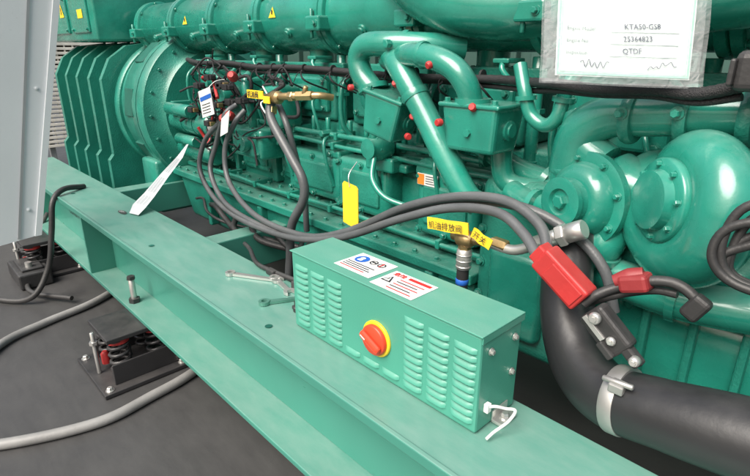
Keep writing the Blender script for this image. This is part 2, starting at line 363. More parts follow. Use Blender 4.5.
for k in range(6): p.bolt((x+.075*cos(k*pi/3+.3),1.68+.075*sin(k*pi/3+.3),1.332),Zp,.009,.012)
ru=p.make('intake_runner',eng);copies(ru,eng,[(a-hx[0],0,0) for a in hx[1:]])
p=P(GRN,CAST);p.box((x+.12,1.50,1.36),(x+.18,1.60,1.375),.004,1)
p.tube([(x+.15,1.52,1.37),(x+.16,1.5,1.34),(x+.19,1.52,1.30),(x+.2,1.6,1.25)],.01,8)
ru=p.make('vent_line',eng);copies(ru,eng,[(a-hx[0],0,0) for a in hx[1:]])
def tri(x,s=.030):
    p=P(YEL,INK)
    def pt(dx,ang,e): return V((x+dx,TY+(R0+e)*cos(ang),TZ+(R0+e)*sin(ang)))
    a0=radians(172);h=s*1.6/R0
    p.poly([pt(-s,a0+h/2,.004),pt(s,a0+h/2,.004),pt(0,a0-h/2,.004)],0)
    p.poly([pt(-s*.14,a0+h*.2,.006),pt(s*.14,a0+h*.2,.006),pt(s*.14,a0-h*.2,.006),pt(-s*.14,a0-h*.2,.006)],1)
    p.make('warning_triangle',eng)
tri(-3.25);tri(-2.3)
p=P(GRN)
p.tube([(-1.66,1.60,1.90),(-1.5,1.50,1.76),(-1.30,1.46,1.60),(-1.08,1.50,1.53),(-.80,1.62,1.53)],[.085,.095,.1,.1,.1],28)
p.tube([(-.72,1.5,1.53),(-.45,1.46,1.54),(-.1,1.46,1.57),(.3,1.5,1.6)],.105,28)
p.lathe((-.70,1.5,1.53),V((1,-.1,0)),[(0,.13),(.03,.13)],28);p.lathe((-.2,1.46,1.555),V((1,0,.1)),[(0,.13),(.03,.13)],28)
p.make('air_duct',eng)
def housing(c,sx,sy,sz,rz,ry,lab):
    p=P(GRN)
    R=Matrix.Rotation(radians(rz),3,'Z')@Matrix.Rotation(radians(ry),3,'Y')
    c=V(c);p.box(c-V((sx,sy,sz))/2,c+V((sx,sy,sz))/2,.014,rot=R,seg=3,taper=.84)
    p.box(c+R@V((0,0,sz/2))-V((sx,sy,.012))*.54,c+R@V((0,0,sz/2))+V((sx,sy,.012))*.54,.005,rot=R)
    for a in (-1,1):
        for b in (-1,1): p.bolt(c+R@V((a*sx*.42,b*sy*.42,sz/2+.006)),R@Zp,.009,.011)
    p.lathe(c+R@V((sx/2-.012,0,0)),R@Xp,[(0,.03),(.012,.03),(.014,.02),(.02,.02)],16)
    p.lathe(c+R@V((0,-sy/2+.006,-.01)),R@Y_,[(0,.012),(.008,.012)],6,0,False)
    return p.make('coolant_housing',eng,label=lab)
housing((-1.36,1.37,1.175),.165,.155,.15,8,14,'tilted square green housing')
housing((-.955,1.36,1.175),.205,.155,.14,0,0,'square green housing with curved pipe')
p=P(GRN,RED)
p.tube([(-1.16,1.52,1.41),(-1.25,1.42,1.415),(-1.36,1.36,1.42),(-1.47,1.35,1.415),(-1.51,1.35,1.37),(-1.49,1.35,1.31),(-1.43,1.36,1.25)],.042,24)
p.lathe((-1.44,1.36,1.26),V((-.4,0,1)),[(0,.058),(.018,.058)],24)
p.lathe((-1.30,1.395,1.418),V((-1,-.4,0)),[(0,.046),(.012,.048),(.02,.046)],24);p.lathe((-1.33,1.325,1.42),Y_,[(0,.015),(.018,.015),(.02,.01)],6)
p.make('coolant_pipe',eng)
p=P(GRN)
p.tube([(-1.36,1.40,1.37),(-1.24,1.33,1.385),(-1.12,1.3,1.38),(-1.03,1.3,1.35),(-.985,1.31,1.30),(-.975,1.33,1.24)],.037,24)
p.lathe((-.973,1.33,1.245),Zp,[(0,.055),(.018,.055)],24)
p.lathe((-1.17,1.31,1.385),Xp,[(0,.041),(.01,.043),(.02,.041)],24)
p.make('coolant_pipe',eng)
p=P(GRN)
p.tube([(-1.42,1.42,1.37),(-1.34,1.36,1.37),(-1.26,1.33,1.32),(-1.17,1.33,1.21),(-1.08,1.33,1.09),(-.985,1.34,.96),(-.95,1.36,.93)],.042,24)
p.lathe((-.975,1.345,.95),V((.4,0,-.9)),[(0,.06),(.02,.06)],24);p.lathe((-1.215,1.33,1.267),V((.6,0,-.8)),[(0,.046),(.012,.048),(.024,.046)],24);p.make('coolant_pipe',eng)
p=P(GRN)
p.tube([(-1.28,1.45,1.16),(-1.16,1.48,1.12),(-1.05,1.5,1.09),(-.9,1.5,1.03),(-.72,1.5,1.0)],.038,20)
p.lathe((-1.13,1.485,1.112),V((.9,.1,-.3)),[(0,.052),(.025,.052)],24)
for x,z in ((-1.02,1.075),(-.8,1.015)): p.lathe((x,1.5,z),V((.9,0,-.3)),[(0,.05),(.02,.05)],24)
p.tube([(-.92,1.42,1.12),(-.90,1.42,1.02),(-.84,1.44,.99),(-.74,1.50,1.0)],.034,20)
p.make('coolant_pipe',eng)
for c,a in (((-1.275,1.31,1.29),(.2,-.9,.5)),((-1.20,1.315,1.19),(.5,-.8,.2)),((-1.235,1.325,1.12),(.9,-.5,0)),((-.47,1.36,.965),(0,-1,.2)),((-1.09,1.27,1.36),(-.2,-.9,-.3)),((-.935,1.285,1.24),(.2,-.9,.3)),((-1.045,1.27,1.19),(-.1,-1,0)),((-1.50,1.31,1.27),(-.3,-.9,0)),((-1.0,1.44,1.10),(0,-1,.3))):
    p=P(RED);p.lathe(c,V(a),[(0,.012),(.014,.012),(.018,.009),(.018,.0001)],14);p.make('red_cap',eng)
p=P(GRN)
p.tube([(-.84,1.36,1.36),(-.805,1.34,1.29),(-.78,1.34,1.23),(-.735,1.34,1.205),(-.70,1.34,1.23),(-.69,1.36,1.31),(-.67,1.38,1.36)],.0195,16)
p.lathe((-.80,1.34,1.28),V((.1,0,-1)),[(0,.030),(.012,.030)],16);p.lathe((-.693,1.35,1.27),V((.1,0,1)),[(0,.030),(.012,.030)],16)
p.make('bypass_pipe',eng)
p=P(GRN,CAST)
p.tube([(-.64,1.38,1.02),(-.645,1.36,1.10),(-.63,1.35,1.19),(-.57,1.35,1.24),(-.47,1.35,1.255),(-.30,1.35,1.27),(0,1.35,1.28)],[.068,.065,.06,.055,.052,.05,.05],28)
for q,a in (((-.52,1.35,1.248),Xp),((-.40,1.35,1.262),Xp),((-.28,1.35,1.27),Xp),((-.64,1.36,1.08),Zp)):
    p.lathe(q,a,[(0,.064),(.008,.068),(.018,.068),(.026,.064)],28,1)
p.bolt((-.51,1.282,1.26),Y_,.01,.02);p.bolt((-.39,1.282,1.27),Y_,.01,.02)
p.make('turbo_duct',eng)
tb=P(CAST,GRN);tb.box((-.60,1.36,.86),(-.2,1.5,.92),.02)
tb.lathe((-.53,1.36,1.07),V((1,-.1,0)),[(0,.075),(.02,.085),(.06,.07),(.09,.055),(.16,.058),(.19,.075),(.22,.08)],36,1)
turbo=tb.make('turbocharger',eng)
p=P(GRN,CAST)
c=V((-.572,1.30,1.035));ax=V((-.30,-1,.05)).normalized()
p.lathe(c-ax*.08,ax,[(-.02,.07),(0,.098),(.03,.112),(.065,.112),(.07,.118),(.072,.124),(.092,.124),(.094,.118),(.096,.098),(.118,.092),(.132,.078),(.136,.070),(.138,.058),(.160,.055),(.162,.062),(.176,.062),(.178,.054),(.178,.034),(.168,.030),(.168,.0001)],56)
aa,bb,_=basis(ax)
for k in range(8): p.bolt(c+ax*.014+(aa*cos(k*pi/4+.3)+bb*sin(k*pi/4+.3))*.108,ax,.007,.011)
p.lathe(c+ax*.088,ax,[(0,.018),(.014,.018),(.016,.014)],6,0,False)
p.tube([c+V((.07,.03,-.05)),c+V((.05,.0,-.12)),c+V((-.03,.0,-.18)),c+V((-.05,.03,-.26))],[.05,.055,.05,.045],24)
p.lathe(c+V((.045,.0,-.125)),V((-.3,0,-1)),[(0,.066),(.018,.066)],24)
p.tube([c+V((.02,.04,.09)),c+V((-.05,.05,.13)),c+V((-.09,.08,.2))],[.05,.05,.045],24)
p.tube([c+V((-.05,.02,-.03)),c+V((-.12,.02,-.05)),c+V((-.2,.06,-.06)),c+V((-.28,.1,-.05))],.035,18)
p.lathe(c+V((-.14,.02,-.055)),V((-1,.2,0)),[(0,.05),(.018,.05)],20)
p.make('compressor_housing',turbo)
p=P(GRN,CAST)
c=V((-.325,1.27,1.085));ax=V((-.66,-.75,.05)).normalized();aa,bb,_=basis(ax)
if aa.x<0: aa=-aa
if bb.z<0: bb=-bb
n=56;cs=[];rs=[]
for i in range(n+1):
    k=i/n;t=radians(200-345*k)
    cs.append(c+(aa*cos(t)+bb*sin(t))*(.090+.036*k));rs.append(.044+.040*k)
q_=(cs[-1]-cs[-2]).normalized();q0=cs[-1]
for k in range(1,8): cs.append(q0+q_*.03*k+V((.004*k*k*.3,0,-.002*k*k)));rs.append(.084+.001*k)
p.ring(cs,rs,32,0)
p.lathe(c-ax*.05,ax,[(0,.06),(.02,.112),(.06,.108),(.085,.09),(.098,.078),(.100,.074),(.104,.090),(.108,.094),(.124,.094),(.128,.090),(.130,.068),(.150,.064),(.152,.050),(.152,.0001)],56)
for k in range(8): p.bolt(c+ax*.076+(aa*cos(k*pi/4+.2)+bb*sin(k*pi/4+.2))*.080,ax,.006,.010)
p.make('turbine_housing',turbo)
p=P(GRN,CAST)
p.tube([(-.16,1.45,1.5),(-.2,1.42,1.36),(-.12,1.40,1.22),(-.02,1.38,1.12),(.05,1.38,1.0),(.05,1.38,.85)],.075,22,m=0)
p.lathe((-.20,1.42,1.36),Zp,[(0,.095),(.02,.095)],24,1);p.lathe((-.07,1.39,1.165),V((.7,0,-.7)),[(0,.095),(.02,.095)],24,1)
p.box((-.12,1.36,.90),(.3,1.5,.98),.02,1)
p.make('outlet_duct',eng)
p=P(BLK,WIR);p.box((-.285,1.20,1.325),(-.18,1.28,1.40),.014,seg=3);p.box((-.29,1.19,1.335),(-.28,1.27,1.385),.004);p.tube([(-.23,1.25,1.4),(-.22,1.24,1.46),(-.26,1.22,1.55),(-.3,1.25,1.7)],.010,10,m=1);p.make('sensor_box',eng,label='black plastic sensor box')
# flywheel housing
p=P(CAST,GRN,DKG)
fc=V((-3.85,1.78,1.0))
p.lathe(fc,Xp,[(0,.50),(.01,.51),(.27,.53),(.28,.53)],72,0)
p.lathe(fc,Xp,[(.27,.50),(.285,.50),(.29,.53),(.31,.535),(.36,.535),(.385,.52),(.40,.43),(.44,.40)],72,0)
for k in range(9):
    t=2*pi*(k+.3)/9;q=fc+V((.14,.512*cos(t),.512*sin(t)))
    R=Matrix(((1,0,0),(0,cos(t),-sin(t)),(0,sin(t),cos(t))))
    p.box(q-V((.07,.012,.09)),q+V((.07,.012,.09)),.004,2,rot=R)  # dark plate paints the shade of a vent slot, no opening cut
for k in range(20):
    t=2*pi*k/20;p.bolt(fc+V((.388,.48*cos(t),.48*sin(t))),Xp,.010,.012,0)
p.box((-3.75,1.30,.34),(-3.5,1.6,.70),.02)
p.make('flywheel_housing',eng)
p=P(GRN,STL);p.cyl((-3.38,1.45,.98),(-2.88,1.45,.98),.075,m=0,seg=28,bev=.012);p.cyl((-3.30,1.36,1.06),(-3.0,1.36,1.06),.038,m=0,seg=20)
p.lathe((-2.87,1.45,.98),Xp,[(0,.06),(.02,.05),(.03,.02)],20,1);p.box((-3.32,1.38,.95),(-3.28,1.5,1.1),.005)
for k in (-3.2,-3.05): p.lathe((k,1.45,.98),Xp,[(0,.079),(.012,.079)],28)
p.make('starter_motor',eng)
p=P(GRN,STL);p.cyl((-3.38,1.48,.80),(-2.95,1.48,.80),.07,m=0,seg=28,bev=.012);p.cyl((-3.30,1.40,.87),(-3.05,1.40,.87),.033,m=0,seg=20);p.make('starter_motor',eng)
p=P(CAST,GRN)
p.box((-2.95,1.50,1.02),(-2.55,1.60,1.26),.015,1)
p.box((-2.62,1.40,.86),(-2.32,1.55,1.02),.02,1);p.box((-2.30,1.42,1.04),(-2.16,1.56,1.24),.02,1)
p.cyl((-2.7,1.40,1.17),(-2.7,1.52,1.17),.05,m=1,seg=24);p.cyl((-2.45,1.36,.94),(-2.45,1.44,.94),.04,m=1,seg=20)
for x,z in ((-2.92,1.06),(-2.92,1.22),(-2.58,1.06),(-2.58,1.22),(-2.59,.89),(-2.35,.89),(-2.59,.99),(-2.35,.99)): p.bolt((x,1.40 if x>-2.65 and z<1.03 else 1.50,z),Y_,.01,.012)
p.tube([(-2.9,1.5,1.3),(-2.8,1.42,1.28),(-2.7,1.42,1.24),(-2.7,1.45,1.18)],.02,12,m=1);p.tube([(-2.5,1.55,1.3),(-2.45,1.42,1.26),(-2.42,1.42,1.1),(-2.46,1.45,.98)],.022,12,m=1)
p.make('filter_head',eng)
p=P(GRN,BRS)
p.lathe((-1.52,1.50,1.03),V((0,-1,0)),[(0,.055),(.06,.055),(.08,.04),(.10,.04),(.105,.0001)],24)
p.box((-1.60,1.46,.93),(-1.44,1.6,.99),.01);p.cyl((-1.52,1.44,1.06),(-1.52,1.44,1.13),.022)
for k in range(6): p.bolt((-1.52+.045*cos(k*pi/3),1.44,1.03+.045*sin(k*pi/3)),Y_,.006,.008)
p.cyl((-1.30,1.50,.96),(-1.30,1.58,.96),.05);p.tube([(-1.50,1.42,1.0),(-1.47,1.38,.92),(-1.40,1.38,.86),(-1.30,1.42,.83)],.012,10)
p.make('oil_pump',eng)
for (z,y,r) in ((1.03,1.52,.013),(.99,1.50,.010),(.70,1.47,.010)):
    p=P(GRN);p.tube([(-3.0+.3*k,y+.006*random.uniform(-1,1),z+.006*random.uniform(-1,1)) for k in range(8)],r,8);
    for k in range(6): 
        x=-2.85+k*.33;p.box((x,y-.018,z-.018),(x+.02,y+.10,z+.018),.004)
    p.make('fuel_line',eng)
p=P(GRN);x=-2.9;p.tube([(x,1.52,1.03),(x+.02,1.47,1.0),(x+.04,1.47,.9),(x+.05,1.50,.80)],.009,8);p.cyl((x,1.53,1.04),(x,1.47,1.04),.016,seg=6)
fl=p.make('fuel_line',eng);copies(fl,eng,[(.33*k,0,0) for k in range(1,7)])
# ------------------------------------------------------------------ alternator
alt=empty('alternator',(-4.6,1.8,.3),'bulky green alternator drum with flat upright ribs','generator')
p=P(CAST,DKG)
p.lathe((-5.6,1.80,.97),Xp,[(0,.40),(.04,.46),(1.50,.46),(1.52,.44)],80,0)
p.lathe((-4.10,1.80,.98),Xp,[(0,.50),(.01,.51),(.07,.51),(.08,.50)],80,0)
p.lathe((-4.03,1.78,1.0),Xp,[(0,.46),(.16,.50),(.18,.50)],72,0)
p.make('barrel',alt)
p=P(CAST);x=-5.40
p.ext([(x,1.22,.33),(x,1.22,.62),(x,1.255,.66),(x,1.255,1.20),(x,1.33,1.34),(x,1.46,1.43),(x,1.7,1.46),(x,1.7,.33)],(.055,0,0));p.box((x-.1,1.12,.30),(x+.16,1.5,.33),.006);p.bolt((x+.11,1.18,.33),Zp,.014,.014)
f_=p.make('rib',alt);copies(f_,alt,[(.30,0,0),(.60,0,0),(.90,0,0),(1.18,0,0)])
p=P(GRN,YEL,INK)
p.box((-5.45,1.30,1.46),(-4.25,2.1,1.90),.02);p.box((-5.35,1.285,1.52),(-4.85,1.305,1.80),.008);p.box((-4.75,1.285,1.52),(-4.35,1.305,1.80),.008)
for x in (-5.32,-4.88,-4.72,-4.38):
    for z in (1.545,1.77): p.bolt((x,1.285,z),Y_,.010,.010)
p.poly([(-5.02,1.282,1.64),(-4.90,1.282,1.64),(-4.96,1.282,1.74)],1);p.poly([(-4.56,1.282,1.62),(-4.44,1.282,1.62),(-4.44,1.282,1.68),(-4.56,1.282,1.68)],1);p.poly([(-4.967,1.280,1.66),(-4.953,1.280,1.66),(-4.953,1.280,1.71),(-4.967,1.280,1.71)],2)
p.make('terminal_box',alt)
# ------------------------------------------------------------------ harness, cables
p=P(WIR,GRN)
hp=[(-3.2,1.47,1.345),(-3.0,1.45,1.33),(-2.7,1.45,1.335),(-2.36,1.44,1.32),(-2.1,1.45,1.325),(-1.80,1.45,1.32),(-1.5,1.46,1.31),(-1.2,1.43,1.31),(-.96,1.42,1.315),(-.80,1.36,1.315),(-.68,1.29,1.318),(-.56,1.265,1.312),(-.44,1.255,1.318),(-.35,1.25,1.315),(-.27,1.24,1.335)]
p.tube(hp,.013,10,10,rib=.08);p.tube([(x,y+.01,z-.018+.006*sin(x*9)) for x,y,z in hp],.008,8,8)
for k in range(14):
    x=-3.0+k*.15+random.uniform(-.05,.05)
    p.tube([(x,1.44,1.32),(x+.01,1.42,1.30),(x+.01+random.uniform(-.03,.03),1.43,1.27),(x+.03,1.55,1.24-random.uniform(0,.05))],.004,6)
    p.lathe((x,1.445,1.325),Xp,[(0,.017),(.008,.017)],12)
    p.tube([(x,1.435,1.315),(x+.01,1.40,1.30),(x+random.uniform(-.02,.03),1.385,1.265)],.0018,5)
p.make('wiring_harness',label='long black corrugated wiring harness along the engine side',cat='wiring')
CG='heavy grey battery cables sweeping past the engine'
c1=[(-2.50,1.32,1.08),(-2.55,1.3,1.04),(-2.73,1.3,.93),(-2.77,1.27,.78),(-2.62,1.25,.66),(-2.27,1.2,.62),(-1.76,1.16,.655),(-1.40,1.15,.75),(-1.10,1.15,.89),(-.90,1.15,.97),(-.73,1.13,1.0),(-.63,1.10,.975),(-.56,1.06,.94)]
c2=[(-2.36,1.35,1.12),(-2.38,1.3,1.06),(-2.47,1.28,.92),(-2.40,1.25,.76),(-2.08,1.2,.67),(-1.66,1.17,.685),(-1.38,1.17,.775),(-1.1,1.17,.925),(-.9,1.17,1.0),(-.72,1.15,1.03),(-.60,1.12,1.0),(-.54,1.07,.95)]
c3=[(-2.44,1.35,1.14),(-2.46,1.29,1.09),(-2.60,1.30,.93),(-2.62,1.26,.78),(-2.40,1.22,.655),(-2.0,1.19,.635),(-1.70,1.18,.67),(-1.39,1.19,.755),(-1.1,1.19,.91),(-.9,1.19,.985),(-.70,1.19,1.01),(-.55,1.20,.97),(-.46,1.2,.9),(-.42,1.2,.8)]
for c in (c1,c2,c3):
    p=P(CBL);p.tube(c,.0135,12,10);p.make('power_cable',label='thick dark grey power cable draped along the engine',cat='cable',group=CG)
p=P(BLK)
for k in range(7):
    x=-2.95+k*.20;p.tube([(x-.2,1.40,.50),(x+.05,1.28+.06*random.random(),.56),(x+.2,1.18+.12*random.random(),.52),(x+.4,1.22+.12*random.random(),.50),(x+.6,1.40,.48)],random.choice((.008,.012,.016)),8)
p.make('hose_bundle',label='black hoses lying between base rail and engine',cat='hoses',kind='stuff')
p=P(WIR,RED,WHT,BRS)
for k in range(38):
    x=random.uniform(-3.1,-2.2);z=random.uniform(1.0,1.32)
    pts=[V((x,1.42,z))]
    for j in range(4): pts.append(pts[-1]+V((random.uniform(-.13,.13),random.uniform(-.05,.03),random.uniform(-.12,.07))))
    for q in pts: q.y=max(1.29,min(1.48,q.y))
    p.tube(pts,random.choice((.004,.006,.009)),8,6,m=0 if k%12 else random.choice((1,2)))
for k in range(12):
    x=random.uniform(-3.0,-2.3);z=random.uniform(1.0,1.28);p.box((x,1.33,z),(x+.05,1.38,z+.03),.004,m=0);p.box((x+.045,1.34,z+.004),(x+.065,1.37,z+.026),.003,m=3 if k%3==0 else 0)
p.make('starter_wiring',label='tangled black wires with connectors around the starter motors',cat='wiring',kind='stuff')
for (x,z) in ((-2.36,1.28),(-2.49,1.07),(-2.42,1.09)):
    p=P(RED);p.lathe((x,1.30,z),V((.6,-.6,.3)),[(-.03,.018),(-.01,.024),(.02,.022),(.035,.013)],14)
    p.make('terminal_boot',label='red rubber terminal boot on a starter cable',cat='cable cap',group='red rubber boots on starter cables')
p=P(CBL,BRS);p.tube([(-1.99,1.27,1.19),(-1.97,1.25,1.12),(-1.84,1.25,.98),(-1.76,1.25,.89),(-1.76,1.25,.80),(-1.86,1.25,.66),(-1.89,1.25,.49),(-1.93,1.25,.27)],.02,14,8)
p.cyl((-1.99,1.27,1.17),(-1.985,1.262,1.14),.026,m=1,seg=6)
p.make('drain_hose',label='thick grey braided hose hanging from a brass valve',cat='hose')
p=P(CBL);p.tube([(-2.05,1.33,1.2),(-1.93,1.30,1.1),(-1.90,1.32,.95),(-1.88,1.34,.80),(-1.9,1.36,.6)],.014,12,8);p.make('drain_hose',label='thin grey hose running down beside the engine',cat='hose')
v=empty('drain_valve',(-1.9,1.27,1.15),'brass ball valve with yellow tag on the engine side','valve')
p=P(BRS,STL)
p.cyl((-2.05,1.27,1.205),(-1.80,1.27,1.225),.015,seg=14);p.lathe((-1.98,1.27,1.21),Xp,[(0,.018),(.01,.026),(.05,.028),(.06,.018)],16)
p.cyl((-1.85,1.27,1.22),(-1.82,1.27,1.222),.021,seg=6);p.cyl((-1.80,1.27,1.225),(-1.72,1.29,1.23),.020,seg=6);p.tube([(-1.74,1.285,1.228),(-1.70,1.31,1.23),(-1.68,1.36,1.22)],.014,12);p.cyl((-1.76,1.275,1.23),(-1.74,1.275,1.265),.010);p.cyl((-1.99,1.27,1.21),(-1.99,1.27,1.15),.018,seg=6)
p.make('valve_body',v)
p=P(YEL,INK);p.box((-2.13,1.235,1.20),(-2.00,1.24,1.235),.001);p.text('机油阀',(-2.125,1.234,1.206),(1,0,0),(0,0,1),.03,1,.0005);p.box((-2.0,1.235,1.185),(-1.95,1.24,1.215),.001)
p.make('valve_handle',v)
# lower brass valve
v=empty('drain_valve',(-.82,1.15,.73),'brass drain valve with yellow lettered handle and hose','valve')
p=P(BRS,STL)
p.cyl((-.89,1.16,.89),(-.78,1.155,.90),.016,seg=14);p.lathe((-.865,1.15,.893),Xp,[(0,.017),(.01,.025),(.045,.025),(.055,.017)],16)
p.cyl((-.838,1.15,.90),(-.838,1.15,.845),.019,seg=6);p.cyl((-.75,1.155,.905),(-.70,1.15,.905),.018,seg=6);p.tube([(-.79,1.155,.902),(-.70,1.15,.90),(-.66,1.15,.91),(-.62,1.15,.935)],.014,14,m=1)
p.cyl((-.63,1.15,.93),(-.555,1.16,.975),.020,m=1,seg=18);p.cyl((-.565,1.158,.969),(-.545,1.16,.980),.029,m=1,seg=6);p.cyl((-.545,1.16,.980),(-.505,1.162,1.002),.024,m=1,seg=20)
p.make('valve_body',v)
def label_plate(a,b,h,txt,sz):
    p=P(YEL,INK)
    a=V(a);b=V(b);xd=(b-a).normalized();zd=V((0,0,1));zd=(zd-xd*zd.dot(xd)).normalized()
    L=(b-a).length;n=10;vs=[];fs=[]
    for i in range(n+1):
        w_=.0025*sin(i*.9);q=a+xd*L*i/n+V((0,w_,0));vs+=[q,q-zd*h,q+V((0,.003,0)),q-zd*h+V((0,.003,0))]
    for i in range(n):
        o=i*4;fs+=[[o,o+4,o+5,o+1],[o+2,o+3,o+7,o+6],[o,o+2,o+6,o+4],[o+1,o+5,o+7,o+3]]
    p.add(vs,fs,0,False);p.text(txt,a-zd*(h*.80)+V((.006,-.0035,0)),xd,zd,sz,1)
    p.make('valve_handle',v)
label_plate((-.945,1.105,.943),(-.800,1.105,.958),.035,'机油排放阀',.0245)
label_plate((-.775,1.10,.953),(-.715,1.10,.930),.030,'开关',.022)
p=P(BLK,STL,BLU);p.tube([(-.838,1.15,.86),(-.839,1.15,.80),(-.84,1.15,.72),(-.84,1.15,.5)],.018,14,m=0);p.cyl((-.838,1.15,.862),(-.838,1.15,.80),.022,m=1)
for k in range(3): p.cyl((-.838,1.15,.848-.018*k),(-.838,1.15,.842-.018*k),.0235,m=1)
p.cyl((-.84,1.15,.77),(-.84,1.15,.75),.0195,m=2)
p.make('valve_hose',v)
p=P(YEL,STL);p.ext([(-1.50,1.25,.765),(-1.40,1.24,.755),(-1.40,1.24,.915),(-1.41,1.24,.925),(-1.49,1.25,.93),(-1.50,1.25,.92)],(0,.003,0))
p.tube([(-1.45,1.243,.915),(-1.46,1.25,.96),(-1.47,1.3,1.0)],.002,6,m=1)
p.make('hanging_tag',label='blank yellow plastic tag hanging on a wire',cat='tag')
p=P(WHT,BLU,INK)
c=V((-2.62,1.24,1.20))
p.ext([c,c+V((.13,0,.03)),c+V((.15,0,-.10)),c+V((.02,0,-.13))],(0,.003,0));
p.ext([c+V((.015,-.002,-.03)),c+V((.135,-.002,0)),c+V((.137,-.002,-.02)),c+V((.018,-.002,-.05))],(0,.001,0),1)
for k in range(4): p.ext([c+V((.03,-.002,-.065-.014*k)),c+V((.12,-.002,-.045-.014*k)),c+V((.12,-.002,-.048-.014*k)),c+V((.03,-.002,-.068-.014*k))],(0,.001,0),2)
p.tube([c+V((.07,0,.0)),c+V((.09,.05,.05)),c+V((.1,.1,.06))],.002,6,m=0)
p.make('hanging_tag',label='white printed tag with blue band tied to the wires',cat='tag')
p=P(WHT);c=V((-2.42,1.25,1.08));p.ext([c,c+V((.09,0,.05)),c+V((.05,0,-.06)),c+V((-.03,0,-.09))],(0,.003,0));p.make('hanging_tag',label='small folded blank white tag on the cables',cat='tag')
# paper strip
p=P(mat('grey_white_paper',(.50,.53,.55),.6,var=.1),GINK)
L_=[(-2.745,1.20,.92),(-2.765,1.15,.86),(-2.80,1.06,.77),(-2.84,.97,.67),(-2.82,.90,.628),(-2.74,.85,.608)]
Rr=[(-2.72,1.20,.925),(-2.71,1.155,.86),(-2.725,1.07,.765),(-2.73,.985,.672),(-2.70,.92,.63),(-2.67,.87,.608)]
n=len(L_);p.add(L_+Rr,[[i,i+1,n+i+1,n+i] for i in range(n-1)],0,True)
for i in range(1,n-2):
    for k in (.25,.5,.75):
        a=V(L_[i]).lerp(V(Rr[i]),k);b=V(L_[i+1]).lerp(V(Rr[i+1]),k);a2=a.lerp(b,.1);b2=a.lerp(b,.85);o_=V((.0,-.004,.004));w_=(V(Rr[i])-V(L_[i])).normalized()*.003
        p.poly([a2+o_,b2+o_,b2+o_+w_,a2+o_+w_],1)
p.make('paper_strip',label='printed grey paper strip draped from engine onto rail',cat='paper')
# ------------------------------------------------------------------ document in sleeve
doc=empty('document_sleeve',(-.48,1.15,1.33),'pale paper certificate in a clear plastic sleeve on the engine','document')
TL=V((-.62,1.06,1.585));TR=V((-.385,1.30,1.585));BL=V((-.58,1.02,1.345));BR=V((-.35,1.255,1.333))
nn=(TR-TL).cross(TL-BL).normalized();nn=nn if nn.y<0 else -nn
def sheet(p,u0,v0,u1,v1,off,m,wav=.004,n=14):
    vs=[];fs=[]
    for i in range(n+1):
        for j in range(n+1):
            u=u0+(u1-u0)*i/n;v=v0+(v1-v0)*j/n
            vs.append(BL*(1-u)*(1-v)+BR*u*(1-v)+TL*(1-u)*v+TR*u*v+nn*(off+wav*sin(u*7+v*4)+wav*.6*sin(v*9-u*3)))
    for i in range(n):
        for j in range(n): fs.append([i*(n+1)+j,(i+1)*(n+1)+j,(i+1)*(n+1)+j+1,i*(n+1)+j+1])
    p.add(vs,fs,m,True)
p=P(PAP);sheet(p,.09,.03,.93,.97,0,0,.0006);p.make('paper',doc)
p=P(CLR);sheet(p,0,-.03,1,1,.009,0,.0035);sheet(p,0,-.03,1,1,-.008,0,.0035);p.make('clear_sleeve',doc)
def uv(u,v,off=.0025): return BL*(1-u)*(1-v)+BR*u*(1-v)+TL*(1-u)*v+TR*u*v+nn*off
hd=(BR-BL)+(TL-BL)*.06;hu=(TL-BL)-(BR-BL)*.1
def bar(p,ua,va,ub,vb,m=0,off=.0016): p.poly([uv(ua,va,off),uv(ub,va,off),uv(ub,vb,off),uv(ua,vb,off)],m)
p=P(TINK)
for d_,w_ in ((.010,.016),(.034,.004)):
    a_,b_,c_2,e_=.09+d_*.8,.93-d_*.8,.03+d_,.97-d_
    bar(p,a_,c_2,b_,c_2+w_);bar(p,a_,e_-w_,b_,e_);bar(p,a_,c_2+w_,a_+w_*.8,e_-w_);bar(p,b_-w_*.8,c_2+w_,b_,e_-w_)
p.make('border_print',doc)
for k,(t,h) in enumerate((('Engine Model :','KTA50-GS8'),('Engine No.    :','25364823'),('Inspection    :','QTDF'))):
    p=P(GINK);p2=P(PINK)
    v_=.395-.095*k;p.text(t,uv(.15,v_),BR-BL,TL-BL,.0105,0);p2.text(h,uv(.50,v_+.010),hd,hu,.0150,0,.00012)
    bar(p,.42,v_-.014,.84,v_-.010)
    p.make('printed_text',doc);p2.make('handwriting',doc)
for u_ in (.24,.66):
    random.seed(int(u_*100));p=P(PINK)
    pts=[uv(u_+.018*i,.12+random.uniform(-.03,.045),.003) for i in range(11)];p.tube(pts,.0007,4,5);p.make('signature',doc)
random.seed(9)
# ------------------------------------------------------------------ connectors/clamps
cl=empty('battery_clamp',(-.48,1.05,.86),'blocky red connector cover at end of grey cables','connector')
p=P(RED,STL)
a=V((-.555,1.05,.965));b=V((-.425,1.04,.875));d=(b-a).normalized();ang=atan2(-d.z,d.x)
R=Matrix.Rotation(ang,3,'Y');c=(a+b)/2+V((.004,0,0))
p.box(c-V((.066,.026,.031)),c+V((.066,.026,.031)),.007,rot=R,seg=3)
def rb(off,h,b=.004,m=0):
    q=c+R@V(off);p.box(q-V(h),q+V(h),b,m,rot=R)
rb((.012,-.027,0),(.045,.003,.022),.002);rb((-.072,0,.0),(.012,.02,.022))
p.make('clamp_body',cl)
cl=empty('cable_clamp',(-.36,1.04,.80),'black jaw clamp with chrome screws and red sleeve','clamp')
p=P(BLK,STL)
a=V((-.415,1.03,.885));b=V((-.315,1.02,.80));d=(b-a).normalized();ang=atan2(-d.z,d.x);R=Matrix.Rotation(ang,3,'Y');c=(a+b)/2
p.box(c-V((.052,.02,.032)),c+V((.052,.02,.032)),.01,rot=R,seg=3)
